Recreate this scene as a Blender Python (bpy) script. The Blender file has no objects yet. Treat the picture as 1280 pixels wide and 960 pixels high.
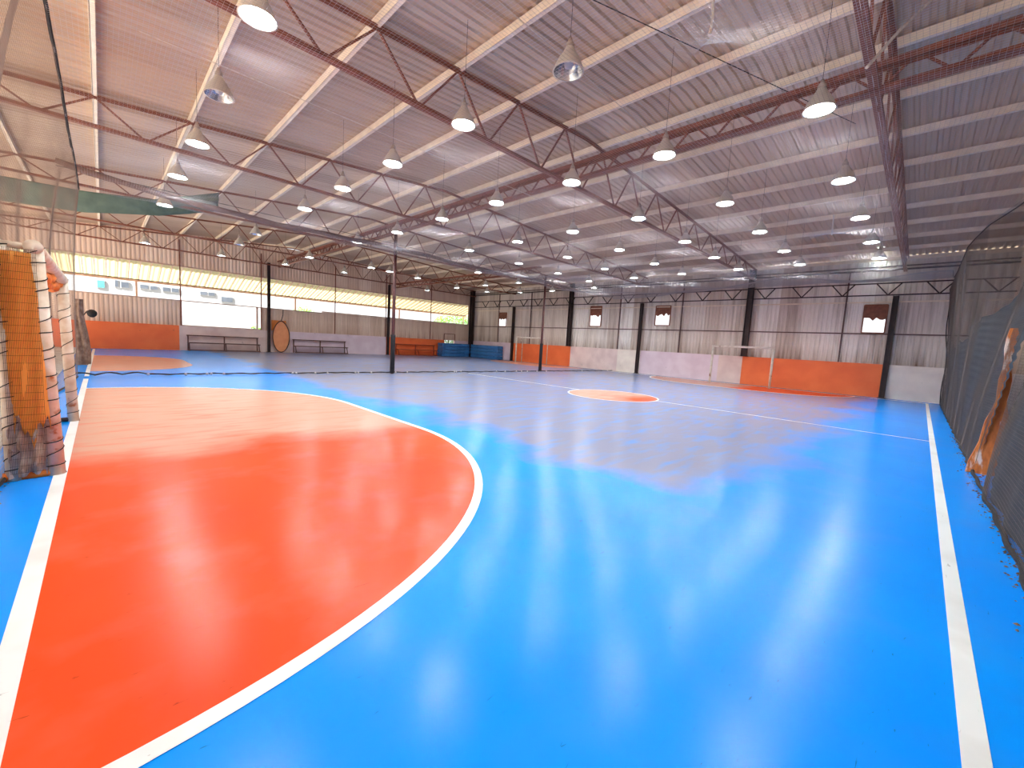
import bpy, bmesh, math, random
import numpy as np
from mathutils import Matrix, Vector

# ------------------------------------------------------------------ camera, world, sun, exposure
S = 1.58                       # metres per layout unit (one unit = the camera's height above the floor)
scene = bpy.context.scene
col = scene.collection
random.seed(7)
rng = np.random.default_rng(5)

def setup_camera():
    f, yaw, pit, rol = 510.551, math.radians(44.82587), math.radians(5.76505), math.radians(3.28766)
    fw = Vector((math.cos(yaw) * math.cos(pit), math.sin(yaw) * math.cos(pit), -math.sin(pit)))
    r = Vector((math.sin(yaw), -math.cos(yaw), 0))
    u = r.cross(fw)
    c, s = math.cos(rol), math.sin(rol)
    r2, u2 = c * r + s * u, -s * r + c * u
    cd = bpy.data.cameras.new('camera')
    cd.sensor_width = 36
    cd.lens = f / 1280 * 36
    cd.clip_start, cd.clip_end = 0.02, 500
    co = bpy.data.objects.new('camera', cd)
    col.objects.link(co)
    m = Matrix.Identity(4)
    for i in range(3):
        m[i][0], m[i][1], m[i][2] = r2[i], u2[i], -fw[i]
    m[0][3], m[1][3], m[2][3] = 0, 0, S
    co.matrix_world = m
    scene.camera = co
setup_camera()

EXPOSURE = 0.6
WORLD = 1.0
SUN = 22.0
LAMP = 190.0
scene.view_settings.view_transform = 'Standard'
scene.view_settings.look = 'None'
scene.view_settings.exposure = EXPOSURE
scene.view_settings.gamma = 1.0
scene.view_settings.use_curve_mapping = False
w = bpy.data.worlds.new('sky')
scene.world = w
w.use_nodes = True
bgn = w.node_tree.nodes['Background']
bgn.inputs[0].default_value = (0.95, 0.97, 1.0, 1)
bgn.inputs[1].default_value = WORLD
sd = bpy.data.lights.new('sun', 'SUN')
sd.energy = SUN
sd.angle = 0.02
sd.color = (1.0, 0.95, 0.86)
so = bpy.data.objects.new('sun', sd)
col.objects.link(so)
so.rotation_euler = Vector((0.72, 0.30, -0.72)).to_track_quat('-Z', 'Y').to_euler()
scene.cycles.use_denoising = True
scene.cycles.max_bounces = 8
scene.cycles.diffuse_bounces = 4
scene.cycles.glossy_bounces = 3
scene.cycles.transparent_max_bounces = 16
scene.cycles.sample_clamp_indirect = 8.0

# ------------------------------------------------------------------ materials
def srgb(r, g, b):
    def f(c):
        c /= 255.0
        return c / 12.92 if c <= 0.04045 else ((c + 0.055) / 1.055) ** 2.4
    return (f(r), f(g), f(b), 1)

def new_mat(name):
    m = bpy.data.materials.new(name)
    m.use_nodes = True
    nt = m.node_tree
    return m, nt, nt.nodes['Principled BSDF']

def node(nt, t, **kw):
    n = nt.nodes.new(t)
    for k, v in kw.items():
        setattr(n, k, v)
    return n

def mat(name, c1, c2=None, rough=0.6, metal=0.0, scale=3.0, stretch=(1, 1, 1), bump=0.0, bscale=40.0, lo=0.35, hi=0.65,
        c3=None, s3=8.0, t3=0.62, rvar=0.0, coat=0.0, spec=0.5, detail=5.0):
    """principled material: two colours mixed by noise, an optional third colour in patches"""
    m, nt, b = new_mat(name)
    L = nt.links
    tc = node(nt, 'ShaderNodeTexCoord')
    mp = node(nt, 'ShaderNodeMapping')
    mp.inputs['Scale'].default_value = stretch
    L.new(tc.outputs['Object'], mp.inputs[0])
    b.inputs['Roughness'].default_value = rough
    b.inputs['Metallic'].default_value = metal
    b.inputs['Specular IOR Level'].default_value = spec
    b.inputs['Coat Weight'].default_value = coat
    if c2 is None:
        c2 = tuple(x * 0.82 for x in c1[:3]) + (1,)
    n = node(nt, 'ShaderNodeTexNoise')
    n.inputs['Scale'].default_value = scale
    n.inputs['Detail'].default_value = detail
    L.new(mp.outputs[0], n.inputs['Vector'])
    cr = node(nt, 'ShaderNodeValToRGB')
    cr.color_ramp.elements[0].position, cr.color_ramp.elements[1].position = lo, hi
    cr.color_ramp.elements[0].color, cr.color_ramp.elements[1].color = c1, c2
    L.new(n.outputs['Fac'], cr.inputs[0])
    out = cr.outputs[0]
    if c3 is not None:
        n3 = node(nt, 'ShaderNodeTexNoise')
        n3.inputs['Scale'].default_value = s3
        n3.inputs['Detail'].default_value = 8
        L.new(mp.outputs[0], n3.inputs['Vector'])
        r3 = node(nt, 'ShaderNodeValToRGB')
        r3.color_ramp.elements[0].position, r3.color_ramp.elements[1].position = t3, min(1, t3 + 0.06)
        L.new(n3.outputs['Fac'], r3.inputs[0])
        mx = node(nt, 'ShaderNodeMixRGB')
        L.new(r3.outputs[0], mx.inputs[0])
        L.new(out, mx.inputs[1])
        mx.inputs[2].default_value = c3
        out = mx.outputs[0]
    L.new(out, b.inputs['Base Color'])
    if rvar:
        mr = node(nt, 'ShaderNodeMapRange')
        mr.inputs[3].default_value, mr.inputs[4].default_value = max(0.02, rough - rvar), rough + rvar
        L.new(n.outputs['Fac'], mr.inputs[0])
        L.new(mr.outputs[0], b.inputs['Roughness'])
    if bump:
        nb = node(nt, 'ShaderNodeTexNoise')
        nb.inputs['Scale'].default_value = bscale
        nb.inputs['Detail'].default_value = 4
        L.new(mp.outputs[0], nb.inputs['Vector'])
        bp = node(nt, 'ShaderNodeBump')
        bp.inputs['Strength'].default_value = bump
        bp.inputs['Distance'].default_value = 0.02
        L.new(nb.outputs['Fac'], bp.inputs['Height'])
        L.new(bp.outputs[0], b.inputs['Normal'])
    return m

def emit(name, c, s):
    m, nt, b = new_mat(name)
    b.inputs['Base Color'].default_value = c
    b.inputs['Emission Color'].default_value = c
    b.inputs['Emission Strength'].default_value = s
    return m

def translucent(name, c, frac, rough=0.8):
    m, nt, b = new_mat(name)
    b.inputs['Base Color'].default_value = c
    b.inputs['Roughness'].default_value = rough
    t = node(nt, 'ShaderNodeBsdfTranslucent')
    t.inputs[0].default_value = c
    mx = node(nt, 'ShaderNodeMixShader')
    mx.inputs[0].default_value = frac
    nt.links.new(b.outputs[0], mx.inputs[1])
    nt.links.new(t.outputs[0], mx.inputs[2])
    nt.links.new(mx.outputs[0], nt.nodes['Material Output'].inputs[0])
    return m

def paint_floor(name, c1, c2, scuff_and_sheen, rough, wear=0.5, painted_sheen_box=None):
    """polished court paint: slight tone changes, scuffs and scratches, grey floor reflections painted into the colour inside a box"""
    m, nt, b = new_mat(name)
    L = nt.links
    geo = node(nt, 'ShaderNodeNewGeometry')
    def noise(scale, detail, stretch=(1, 1, 1), dist=0.0):
        mp = node(nt, 'ShaderNodeMapping')
        mp.inputs['Scale'].default_value = stretch
        L.new(geo.outputs['Position'], mp.inputs[0])
        n = node(nt, 'ShaderNodeTexNoise')
        n.inputs['Scale'].default_value = scale
        n.inputs['Detail'].default_value = detail
        n.inputs['Distortion'].default_value = dist
        L.new(mp.outputs[0], n.inputs['Vector'])
        return n.outputs['Fac']
    def ramp(v, a, c):
        r = node(nt, 'ShaderNodeMapRange')
        r.inputs[1].default_value, r.inputs[2].default_value = a, c
        L.new(v, r.inputs[0])
        return r.outputs[0]
    def mix(f, a, c):
        x = node(nt, 'ShaderNodeMixRGB')
        for s, v in ((x.inputs[0], f), (x.inputs[1], a), (x.inputs[2], c)):
            if isinstance(v, (tuple, float)):
                s.default_value = v
            else:
                L.new(v, s)
        return x.outputs[0]
    def mul(a, k):
        x = node(nt, 'ShaderNodeMath', operation='MULTIPLY')
        L.new(a, x.inputs[0])
        if isinstance(k, float):
            x.inputs[1].default_value = k
        else:
            L.new(k, x.inputs[1])
        return x.outputs[0]
    base = mix(ramp(noise(0.7, 5), 0.25, 0.8), c1, c2)
    scuff = ramp(noise(1.7, 4), 0.5, 0.9)
    base = mix(mul(scuff, wear), base, scuff_and_sheen)
    scr = ramp(noise(9.0, 6, (1, 5, 1), 0.6), 0.69, 0.73)
    base = mix(mul(scr, 0.55), base, tuple(x * 0.25 for x in c1[:3]) + (1,))
    if painted_sheen_box is not None:  # greyish reflected light mixed into the base colour, with wavering edges
        x0, x1, y0, y1 = painted_sheen_box
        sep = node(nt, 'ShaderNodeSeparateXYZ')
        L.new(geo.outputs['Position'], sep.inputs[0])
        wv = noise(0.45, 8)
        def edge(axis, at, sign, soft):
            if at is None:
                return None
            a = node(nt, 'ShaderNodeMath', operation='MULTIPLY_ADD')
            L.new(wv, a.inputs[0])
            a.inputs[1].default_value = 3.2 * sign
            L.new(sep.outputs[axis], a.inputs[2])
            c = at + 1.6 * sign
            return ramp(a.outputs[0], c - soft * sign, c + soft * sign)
        painted_sheen = None
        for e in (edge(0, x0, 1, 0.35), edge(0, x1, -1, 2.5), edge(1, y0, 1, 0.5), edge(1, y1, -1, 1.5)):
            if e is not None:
                painted_sheen = e if painted_sheen is None else mul(painted_sheen, e)
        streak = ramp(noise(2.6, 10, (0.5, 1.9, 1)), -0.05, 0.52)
        base = mix(mul(mul(painted_sheen, streak), 0.9), base, scuff_and_sheen)
    L.new(base, b.inputs['Base Color'])
    rr = node(nt, 'ShaderNodeMapRange')
    rr.inputs[1].default_value, rr.inputs[2].default_value = 0.3, 0.75
    rr.inputs[3].default_value, rr.inputs[4].default_value = rough - 0.01, rough + 0.03
    L.new(noise(1.1, 3), rr.inputs[0])
    L.new(rr.outputs[0], b.inputs['Roughness'])
    b.inputs['Specular IOR Level'].default_value = 0.15
    bp = node(nt, 'ShaderNodeBump')
    bp.inputs['Strength'].default_value = 0.2
    bp.inputs['Distance'].default_value = 0.012
    L.new(noise(3.5, 4), bp.inputs['Height'])
    L.new(bp.outputs[0], b.inputs['Normal'])
    return m

def sheet_mat(name, tones, along, rust, rust_z=None, metal=0.35, rough=0.5, width=0.95, rust_amt=0.5):
    """galvanised sheets: tone changes from sheet to sheet along one axis, run-down stains"""
    m, nt, b = new_mat(name)
    L = nt.links
    geo = node(nt, 'ShaderNodeNewGeometry')
    sep = node(nt, 'ShaderNodeSeparateXYZ')
    L.new(geo.outputs['Position'], sep.inputs[0])
    dv = node(nt, 'ShaderNodeMath', operation='DIVIDE')
    L.new(sep.outputs[along], dv.inputs[0])
    dv.inputs[1].default_value = width
    fl = node(nt, 'ShaderNodeMath', operation='FLOOR')
    L.new(dv.outputs[0], fl.inputs[0])
    wn = node(nt, 'ShaderNodeTexWhiteNoise', noise_dimensions='1D')
    L.new(fl.outputs[0], wn.inputs['W'])
    cr = node(nt, 'ShaderNodeValToRGB')
    cr.color_ramp.elements[0].color, cr.color_ramp.elements[1].color = tones[0], tones[1]
    if len(tones) > 2:
        e = cr.color_ramp.elements.new(0.5)
        e.color = tones[2]
    L.new(wn.outputs[0], cr.inputs[0])
    mp = node(nt, 'ShaderNodeMapping')
    sc = [3.0, 3.0, 3.0]
    sc[2 if along in (0, 1) and rust_z is not None else (1 - along)] = 0.25
    mp.inputs['Scale'].default_value = sc
    L.new(geo.outputs['Position'], mp.inputs[0])
    n = node(nt, 'ShaderNodeTexNoise')
    n.inputs['Scale'].default_value = 1.2
    n.inputs['Detail'].default_value = 8
    L.new(mp.outputs[0], n.inputs['Vector'])
    mr = node(nt, 'ShaderNodeMapRange')
    mr.inputs[1].default_value, mr.inputs[2].default_value = 0.45, 0.75
    mr.inputs[4].default_value = rust_amt
    L.new(n.outputs['Fac'], mr.inputs[0])
    fac = mr.outputs[0]
    if rust_z is not None:
        zr = node(nt, 'ShaderNodeMapRange')
        zr.inputs[1].default_value, zr.inputs[2].default_value = rust_z, rust_z + 0.7
        zr.inputs[3].default_value, zr.inputs[4].default_value = 0.75, 0.0
        L.new(sep.outputs[2], zr.inputs[0])
        ml = node(nt, 'ShaderNodeMath', operation='MULTIPLY')
        L.new(zr.outputs[0], ml.inputs[0])
        L.new(n.outputs['Fac'], ml.inputs[1])
        ad = node(nt, 'ShaderNodeMath', operation='ADD', use_clamp=True)
        L.new(ml.outputs[0], ad.inputs[0])
        L.new(fac, ad.inputs[1])
        fac = ad.outputs[0]
    mx = node(nt, 'ShaderNodeMixRGB')
    L.new(fac, mx.inputs[0])
    L.new(cr.outputs[0], mx.inputs[1])
    mx.inputs[2].default_value = rust
    L.new(mx.outputs[0], b.inputs['Base Color'])
    b.inputs['Metallic'].default_value = metal
    b.inputs['Roughness'].default_value = rough
    return m

M = {}
BLUE, BLUE2 = srgb(0, 152, 255), srgb(0, 138, 250)
PAINTED_SHEEN = srgb(150, 148, 182)
M['blue'] = paint_floor('blue_court_paint', BLUE, BLUE2, srgb(138, 132, 142), 0.235, 0.08, painted_sheen_box=(2.95 * S, None, 1.0 * S, None))  # rear of the blue floor greyed by painted reflections
M['orange_floor'] = paint_floor('orange_court_paint', srgb(234, 82, 36), srgb(218, 70, 32), srgb(204, 160, 142), 0.235, 0.2, painted_sheen_box=(None, None, 4.1 * S, None))  # far part of the orange carries the painted reflection too
M['line'] = paint_floor('white_line_paint', srgb(236, 238, 238), srgb(222, 226, 228), srgb(188, 180, 172), 0.4, 0.6)
M['roof'] = sheet_mat('galvanised_roof_sheet', (srgb(206, 180, 154), srgb(218, 194, 168), srgb(190, 164, 140)), 1, srgb(180, 144, 120), metal=0.4, rough=0.4, rust_amt=0.4)
M['clad_far'] = sheet_mat('weathered_wall_sheet', (srgb(238, 228, 218), srgb(252, 246, 240), srgb(216, 200, 188)), 1, srgb(132, 100, 78), rust_z=1.0 * S, metal=0.1, rough=0.55, rust_amt=0.55)
M['clad_back'] = sheet_mat('dull_wall_sheet', (srgb(240, 214, 194), srgb(248, 226, 208), srgb(228, 200, 180)), 0, srgb(190, 150, 128), rust_z=1.0 * S, metal=0.0, rough=0.6, rust_amt=0.4)
M['rust'] = mat('red_oxide_steel', srgb(146, 84, 60), srgb(118, 64, 46), rough=0.6, scale=6, c3=srgb(140, 84, 58), s3=9)
M['post'] = mat('dark_red_post', srgb(96, 48, 44), srgb(72, 34, 34), rough=0.5, scale=5)
M['brown_steel'] = mat('brown_steel', srgb(112, 84, 78), srgb(92, 66, 62), rough=0.6, scale=5)
M['rust_dark'] = mat('dark_steel', srgb(58, 34, 33), srgb(40, 25, 25), rough=0.6, scale=5)
M['galv'] = mat('galvanised_steel', srgb(244, 228, 206), srgb(230, 212, 190), rough=0.5, scale=4)
M['pale_steel'] = mat('pale_steel', srgb(206, 176, 160), srgb(186, 150, 136), rough=0.5, scale=4)
M['wain_orange'] = mat('orange_wall_paint', srgb(248, 122, 64), srgb(238, 108, 56), rough=0.55, scale=1.2, c3=srgb(214, 96, 56), s3=3, t3=0.7)
M['wain_lav'] = mat('lavender_wall_paint', srgb(236, 216, 226), srgb(224, 200, 212), rough=0.6, scale=1.5, c3=srgb(208, 188, 198), s3=2.5, t3=0.7)
M['wain_pink'] = mat('faded_pink_wall_paint', srgb(236, 212, 206), srgb(220, 192, 188), rough=0.6, scale=1.5, c3=srgb(200, 176, 174), s3=2.5, t3=0.7)
M['wain_cream'] = mat('cream_wall_paint', srgb(246, 232, 220), srgb(230, 214, 204), rough=0.6, scale=1.5, c3=srgb(184, 166, 160), s3=2.5, t3=0.7)
M['white'] = mat('chipped_white_paint', srgb(228, 220, 210), srgb(206, 192, 180), rough=0.4, scale=5, c3=srgb(150, 92, 60), s3=5, t3=0.64)
M['white_post'] = mat('worn_white_post_paint', srgb(228, 214, 196), srgb(206, 180, 152), rough=0.45, scale=7, c3=srgb(176, 108, 62), s3=6, t3=0.66)
M['net'] = translucent('pale_netting', srgb(196, 190, 192), 0.45)
M['net_dark'] = translucent('dark_netting', srgb(54, 64, 74), 0.15)
M['net_brown'] = translucent('brown_grey_netting', srgb(150, 128, 116), 0.35)
M['net_right'] = translucent('grey_brown_netting', srgb(116, 104, 100), 0.35)
M['hem_cloth'] = mat('pale_stained_sacking', srgb(206, 184, 168), srgb(176, 146, 126), rough=0.9, scale=9, bump=0.4)
M['rope_dark'] = mat('dark_rope', srgb(44, 38, 38), srgb(26, 22, 24), rough=0.9, scale=20)
M['rope_pale'] = mat('pale_rope', srgb(226, 214, 198), srgb(200, 186, 170), rough=0.8, scale=20)
M['orange_net'] = mat('orange_netting', srgb(232, 132, 44), srgb(206, 100, 34), rough=0.8, scale=9, c3=srgb(160, 84, 40), s3=14, t3=0.62)
M['orange_cloth'] = translucent('orange_mesh_cloth', srgb(255, 190, 96), 0.5)
M['brown_cloth'] = mat('stained_sacking', srgb(150, 126, 112), srgb(112, 84, 70), rough=0.9, scale=7, bump=0.4)
M['tarp'] = mat('green_tarpaulin', srgb(104, 122, 104), srgb(84, 102, 88), rough=0.7, scale=3)
M['hose'] = mat('rolled_netting', srgb(128, 92, 78), srgb(104, 74, 64), rough=0.9, scale=12, bump=0.5)
M['alu'] = translucent('frosted_lamp_shade', srgb(240, 232, 220), 0.4, 0.4)
M['alu_in'] = mat('bright_reflector', srgb(226, 226, 226), srgb(206, 208, 210), rough=0.2, metal=0.85, scale=6)
M['cap'] = mat('lamp_housing', srgb(190, 174, 160), srgb(160, 144, 132), rough=0.5, scale=8)
M['glow'] = emit('lit_lamp_glass', (0.95, 1.0, 1.0, 1), LAMP)
M['glow_dim'] = emit('warming_lamp_glass', (0.8, 1.0, 0.97, 1), LAMP * 0.25)
M['bulb'] = mat('unlit_bulb_glass', srgb(196, 196, 198), srgb(176, 176, 180), rough=0.1, scale=5)
M['mat_blue'] = mat('blue_vinyl', srgb(66, 128, 190), srgb(50, 106, 168), rough=0.45, scale=3, bump=0.15, bscale=8)
M['bench'] = mat('brown_bench_paint', srgb(110, 66, 58), srgb(86, 50, 46), rough=0.5, scale=5)
M['bench_orange'] = mat('orange_brown_bench_paint', srgb(178, 74, 40), srgb(150, 58, 34), rough=0.5, scale=5)
M['panel_orange'] = mat('faded_orange_board', srgb(236, 150, 70), srgb(222, 128, 60), rough=0.6, scale=3)
M['oval_fill'] = mat('pale_orange_board', srgb(238, 160, 112), srgb(226, 144, 96), rough=0.6, scale=3)
M['facade'] = mat('white_facade', srgb(150, 154, 160), srgb(142, 146, 152), rough=0.8, scale=1)
M['glass_grey'] = mat('grey_window_glass', srgb(84, 92, 104), srgb(70, 78, 90), rough=0.3, scale=2)
M['teal'] = mat('teal_shutter', srgb(70, 150, 150), srgb(60, 136, 140), rough=0.5, scale=2)
M['awning'] = translucent('cream_awning_sheet', srgb(190, 182, 142), 0.5)
M['bounce_concrete'] = mat('added_bounce_concrete', srgb(206, 202, 196), srgb(186, 182, 178), rough=0.9, scale=1)
M['leaf'] = translucent('green_leaf', srgb(104, 158, 40), 0.4)
M['bark'] = mat('bark', srgb(96, 76, 60), srgb(70, 54, 42), rough=0.9, scale=10)
M['board'] = mat('rotten_timber', srgb(222, 132, 66), srgb(184, 100, 50), rough=0.85, scale=6, stretch=(3, 3, 0.6), c3=srgb(240, 220, 206), s3=2.2, t3=0.56)
M['debris'] = mat('dry_litter', srgb(128, 98, 76), srgb(84, 64, 52), rough=0.95, scale=12, c3=srgb(206, 196, 186), s3=7, t3=0.64)
M['plastic_white'] = mat('white_plastic', srgb(232, 230, 226), srgb(214, 210, 206), rough=0.4, scale=4)
M['black'] = mat('black_rubber', srgb(34, 30, 32), srgb(24, 22, 24), rough=0.7, scale=8)
M['gravel'] = mat('outside_ground', srgb(190, 186, 178), srgb(166, 162, 156), rough=0.95, scale=2)

# ------------------------------------------------------------------ mesh helpers (layout units; everything is multiplied by S on linking)
class MB:
    def __init__(self):
        self.v, self.f = [], []
    def quadbox(self, p):
        o = len(self.v)
        self.v += [tuple(q) for q in p]
        self.f += [tuple(o + i for i in q) for q in ((0, 3, 2, 1), (4, 5, 6, 7), (0, 1, 5, 4), (1, 2, 6, 5), (2, 3, 7, 6), (3, 0, 4, 7))]
        return self
    def box(self, x0, x1, y0, y1, z0, z1):
        return self.quadbox([(x0, y0, z0), (x1, y0, z0), (x1, y1, z0), (x0, y1, z0), (x0, y0, z1), (x1, y0, z1), (x1, y1, z1), (x0, y1, z1)])
    def bar(self, a, b, w, h, up=(0, 0, 1)):
        a, b, up = Vector(a), Vector(b), Vector(up)
        d = (b - a).normalized()
        if abs(d.dot(up)) > 0.98:
            up = Vector((1, 0, 0))
        s = d.cross(up).normalized() * (w / 2)
        t = s.cross(d).normalized() * (h / 2)
        return self.quadbox([a - s - t, a + s - t, b + s - t, b - s - t, a - s + t, a + s + t, b + s + t, b - s + t])
    def angle(self, a, b, w, th, up=(0, 0, 1), side=1):
        """L section: two thin flat bars sharing an edge"""
        a, b, upv = Vector(a), Vector(b), Vector(up)
        d = (b - a).normalized()
        s = d.cross(upv).normalized()
        t = s.cross(d).normalized()
        self.bar(a + t * (th / 2), b + t * (th / 2), w, th, up)
        o = s * (side * (w / 2 - th / 2)) - t * (w / 2)
        return self.bar(a + o, b + o, th, w, up)
    def tube(self, pts, r, n=8, caps=True):
        pts = [Vector(p) for p in pts]
        rs = r if isinstance(r, (list, tuple)) else [r] * len(pts)
        o = len(self.v)
        prev = None
        for i, p in enumerate(pts):
            d = (pts[min(i + 1, len(pts) - 1)] - pts[max(i - 1, 0)]).normalized()
            if prev is None:
                e = Vector((0, 0, 1)) if abs(d.z) < 0.9 else Vector((1, 0, 0))
                e1 = d.cross(e).normalized()
            else:
                e1 = (prev - d * prev.dot(d)).normalized()
            prev = e1
            e2 = d.cross(e1)
            for k in range(n):
                a = 2 * math.pi * k / n
                self.v.append(tuple(p + e1 * (rs[i] * math.cos(a)) + e2 * (rs[i] * math.sin(a))))
        for i in range(len(pts) - 1):
            for k in range(n):
                k2 = (k + 1) % n
                self.f.append((o + i * n + k, o + i * n + k2, o + (i + 1) * n + k2, o + (i + 1) * n + k))
        if caps:
            self.f.append(tuple(o + k for k in reversed(range(n))))
            self.f.append(tuple(o + (len(pts) - 1) * n + k for k in range(n)))
        return self
    def lathe(self, prof, n=20, at=(0, 0, 0)):
        o = len(self.v)
        for r, z in prof:
            for k in range(n):
                a = 2 * math.pi * k / n
                self.v.append((at[0] + r * math.cos(a), at[1] + r * math.sin(a), at[2] + z))
        for i in range(len(prof) - 1):
            for k in range(n):
                k2 = (k + 1) % n
                self.f.append((o + i * n + k, o + i * n + k2, o + (i + 1) * n + k2, o + (i + 1) * n + k))
        return self
    def grid(self, fn, nu, nv):
        o = len(self.v)
        for j in range(nv + 1):
            for i in range(nu + 1):
                self.v.append(tuple(fn(i / nu, j / nv)))
        for j in range(nv):
            for i in range(nu):
                a = o + j * (nu + 1) + i
                self.f.append((a, a + 1, a + nu + 2, a + nu + 1))
        return self
    def poly(self, pts, z):
        o = len(self.v)
        self.v += [(x, y, z) for x, y in pts]
        self.f.append(tuple(range(o, o + len(pts))))
        return self
    def arrays(self, v, f):
        o = len(self.v)
        self.v += [tuple(q) for q in v]
        self.f += [tuple(int(o + i) for i in q) for q in f]
        return self
    def build(self, name, m, parent=None, smooth=False, bevel=0.0, solid=0.0):
        v = np.array(self.v, dtype=np.float64)
        if parent is not None:
            org = np.array(parent['_org'])
        else:
            lo, hi = v.min(0), v.max(0)
            org = np.array([(lo[0] + hi[0]) / 2, (lo[1] + hi[1]) / 2, lo[2]])
        me = bpy.data.meshes.new(name)
        me.from_pydata(((v - org) * S).tolist(), [], self.f)
        me.materials.append(m)
        if smooth:
            me.polygons.foreach_set('use_smooth', [True] * len(me.polygons))
        me.update()
        ob = bpy.data.objects.new(name, me)
        col.objects.link(ob)
        if parent is not None:
            ob.parent = parent
        else:
            ob.location = org * S
        ob['_org'] = org.tolist()
        if solid:
            md = ob.modifiers.new('thickness', 'SOLIDIFY')
            md.thickness = solid * S
            md.offset = 0
        if bevel:
            md = ob.modifiers.new('edges', 'BEVEL')
            md.width = bevel
            md.segments = 2
        return ob

def tag(o, label=None, cat=None, group=None, kind=None):
    if label: o['label'] = label
    if cat: o['category'] = cat
    if group: o['group'] = group
    if kind: o['kind'] = kind
    return o

def empty(name, loc, label=None, cat=None, group=None, kind=None):
    o = bpy.data.objects.new(name, None)
    col.objects.link(o)
    o.location = Vector(loc) * S
    o['_org'] = list(loc)
    o.empty_display_size = 0.1
    return tag(o, label, cat, group, kind)

def copy_thing(o, loc):
    c = o.copy()
    col.objects.link(c)
    c.location = Vector(loc) * S
    for ch in o.children:
        d = ch.copy()
        col.objects.link(d)
        d.parent = c
        for g in ch.children:
            e = g.copy()
            col.objects.link(e)
            e.parent = d
    return c

def ordinal(i):
    return ['first', 'second', 'third', 'fourth', 'fifth', 'sixth', 'seventh', 'eighth', 'ninth', 'tenth', 'eleventh', 'twelfth',
            'thirteenth', 'fourteenth', 'fifteenth', 'sixteenth'][i]

cm = 0.01 / S                                   # one centimetre in layout units

# ------------------------------------------------------------------ building dimensions
XL, XF = -5.0, 16.25                            # open left side, wall with the far goals
YR, YB = -1.45, 19.95                           # wall behind the right net, wall with the long window
XR = 5.9                                        # ridge
def roof_z(x):
    return 4.60 - 0.0765 * (XR - x) if x < XR else 4.60 - 0.050 * (x - XR)

# ------------------------------------------------------------------ floor and its painted markings
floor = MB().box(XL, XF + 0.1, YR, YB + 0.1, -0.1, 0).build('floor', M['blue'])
tag(floor, kind='structure')
tag(MB().box(XL - 0.4, -0.56, YR, YB, 0.0, 0.02).build('added_bounce_floor', M['bounce_concrete']), kind='structure')  # unseen pale floor strip, added to bounce sunlight onto the left ceiling
LW = 0.028                                      # half width of the lines
def ring(cx, cy, r0, r1, a0, a1, n):
    mb = MB()
    mb.grid(lambda u, v: (cx + (r0 + (r1 - r0) * v) * math.cos(a0 + (a1 - a0) * u), cy + (r0 + (r1 - r0) * v) * math.sin(a0 + (a1 - a0) * u), 0.0024), n, 1)
    return mb
def d_outline(xg, sgn, y0, y1, r, n=40):
    p = []
    for i in range(n + 1):
        a = -math.pi / 2 + (math.pi / 2) * i / n
        p.append((xg + sgn * r * math.cos(a), y0 + r * math.sin(a)))
    for i in range(n + 1):
        a = (math.pi / 2) * i / n
        p.append((xg + sgn * r * math.cos(a), y1 + r * math.sin(a)))
    return p
def d_area(name, xg, sgn, y0, y1, r, m, z=0.0012):
    p = d_outline(xg, sgn, y0, y1, r)
    if sgn < 0: p = p[::-1]
    return MB().poly(p, z).build(name, m, floor)
def d_line(name, xg, sgn, y0, y1, r, z=0.0022):
    a, b = d_outline(xg, sgn, y0, y1, r - LW), d_outline(xg, sgn, y0, y1, r + LW)
    mb = MB()
    n = len(a)
    mb.v = [(x, y, z) for x, y in a] + [(x, y, z) for x, y in b]
    mb.f = [((i, n + i, n + i + 1, i + 1) if sgn > 0 else (i, i + 1, n + i + 1, n + i)) for i in range(n - 1)]
    return mb.build(name, M['line'], floor)
GY0, GY1 = 3.82, 5.75
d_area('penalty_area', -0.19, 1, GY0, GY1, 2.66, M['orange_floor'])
d_line('penalty_line', -0.19, 1, GY0, GY1, 2.66)
MB().box(-0.248, -0.19, -0.212, 9.75, 0.0, 0.0026).build('goal_line', M['line'], floor)
MB().box(-0.248, 15.75, -0.24, -0.184, 0.0, 0.0025).build('touch_line', M['line'], floor)
MB().box(7.838, 7.862, -0.2, 9.7, 0.0, 0.0016).build('halfway_line', M['line'], floor)
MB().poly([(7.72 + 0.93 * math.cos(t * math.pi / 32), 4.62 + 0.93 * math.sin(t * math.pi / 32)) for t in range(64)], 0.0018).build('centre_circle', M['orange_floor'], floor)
ring(7.72, 4.62, 0.925, 0.95, 0, 2 * math.pi, 64).build('centre_ring', M['line'], floor)
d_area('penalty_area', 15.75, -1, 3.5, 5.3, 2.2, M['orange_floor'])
d_line('penalty_line', 15.75, -1, 3.5, 5.3, 2.2)
MB().box(15.73, 15.79, -0.212, 9.75, 0.0, 0.0026).build('goal_line', M['line'], floor)
# the second court behind the divider
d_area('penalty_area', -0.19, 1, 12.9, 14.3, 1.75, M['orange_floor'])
MB().box(-0.248, -0.19, 10.2, 19.4, 0.0, 0.0026).build('goal_line', M['line'], floor)
d_area('penalty_area', 15.75, -1, 12.9, 14.7, 1.9, M['orange_floor'])

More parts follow.
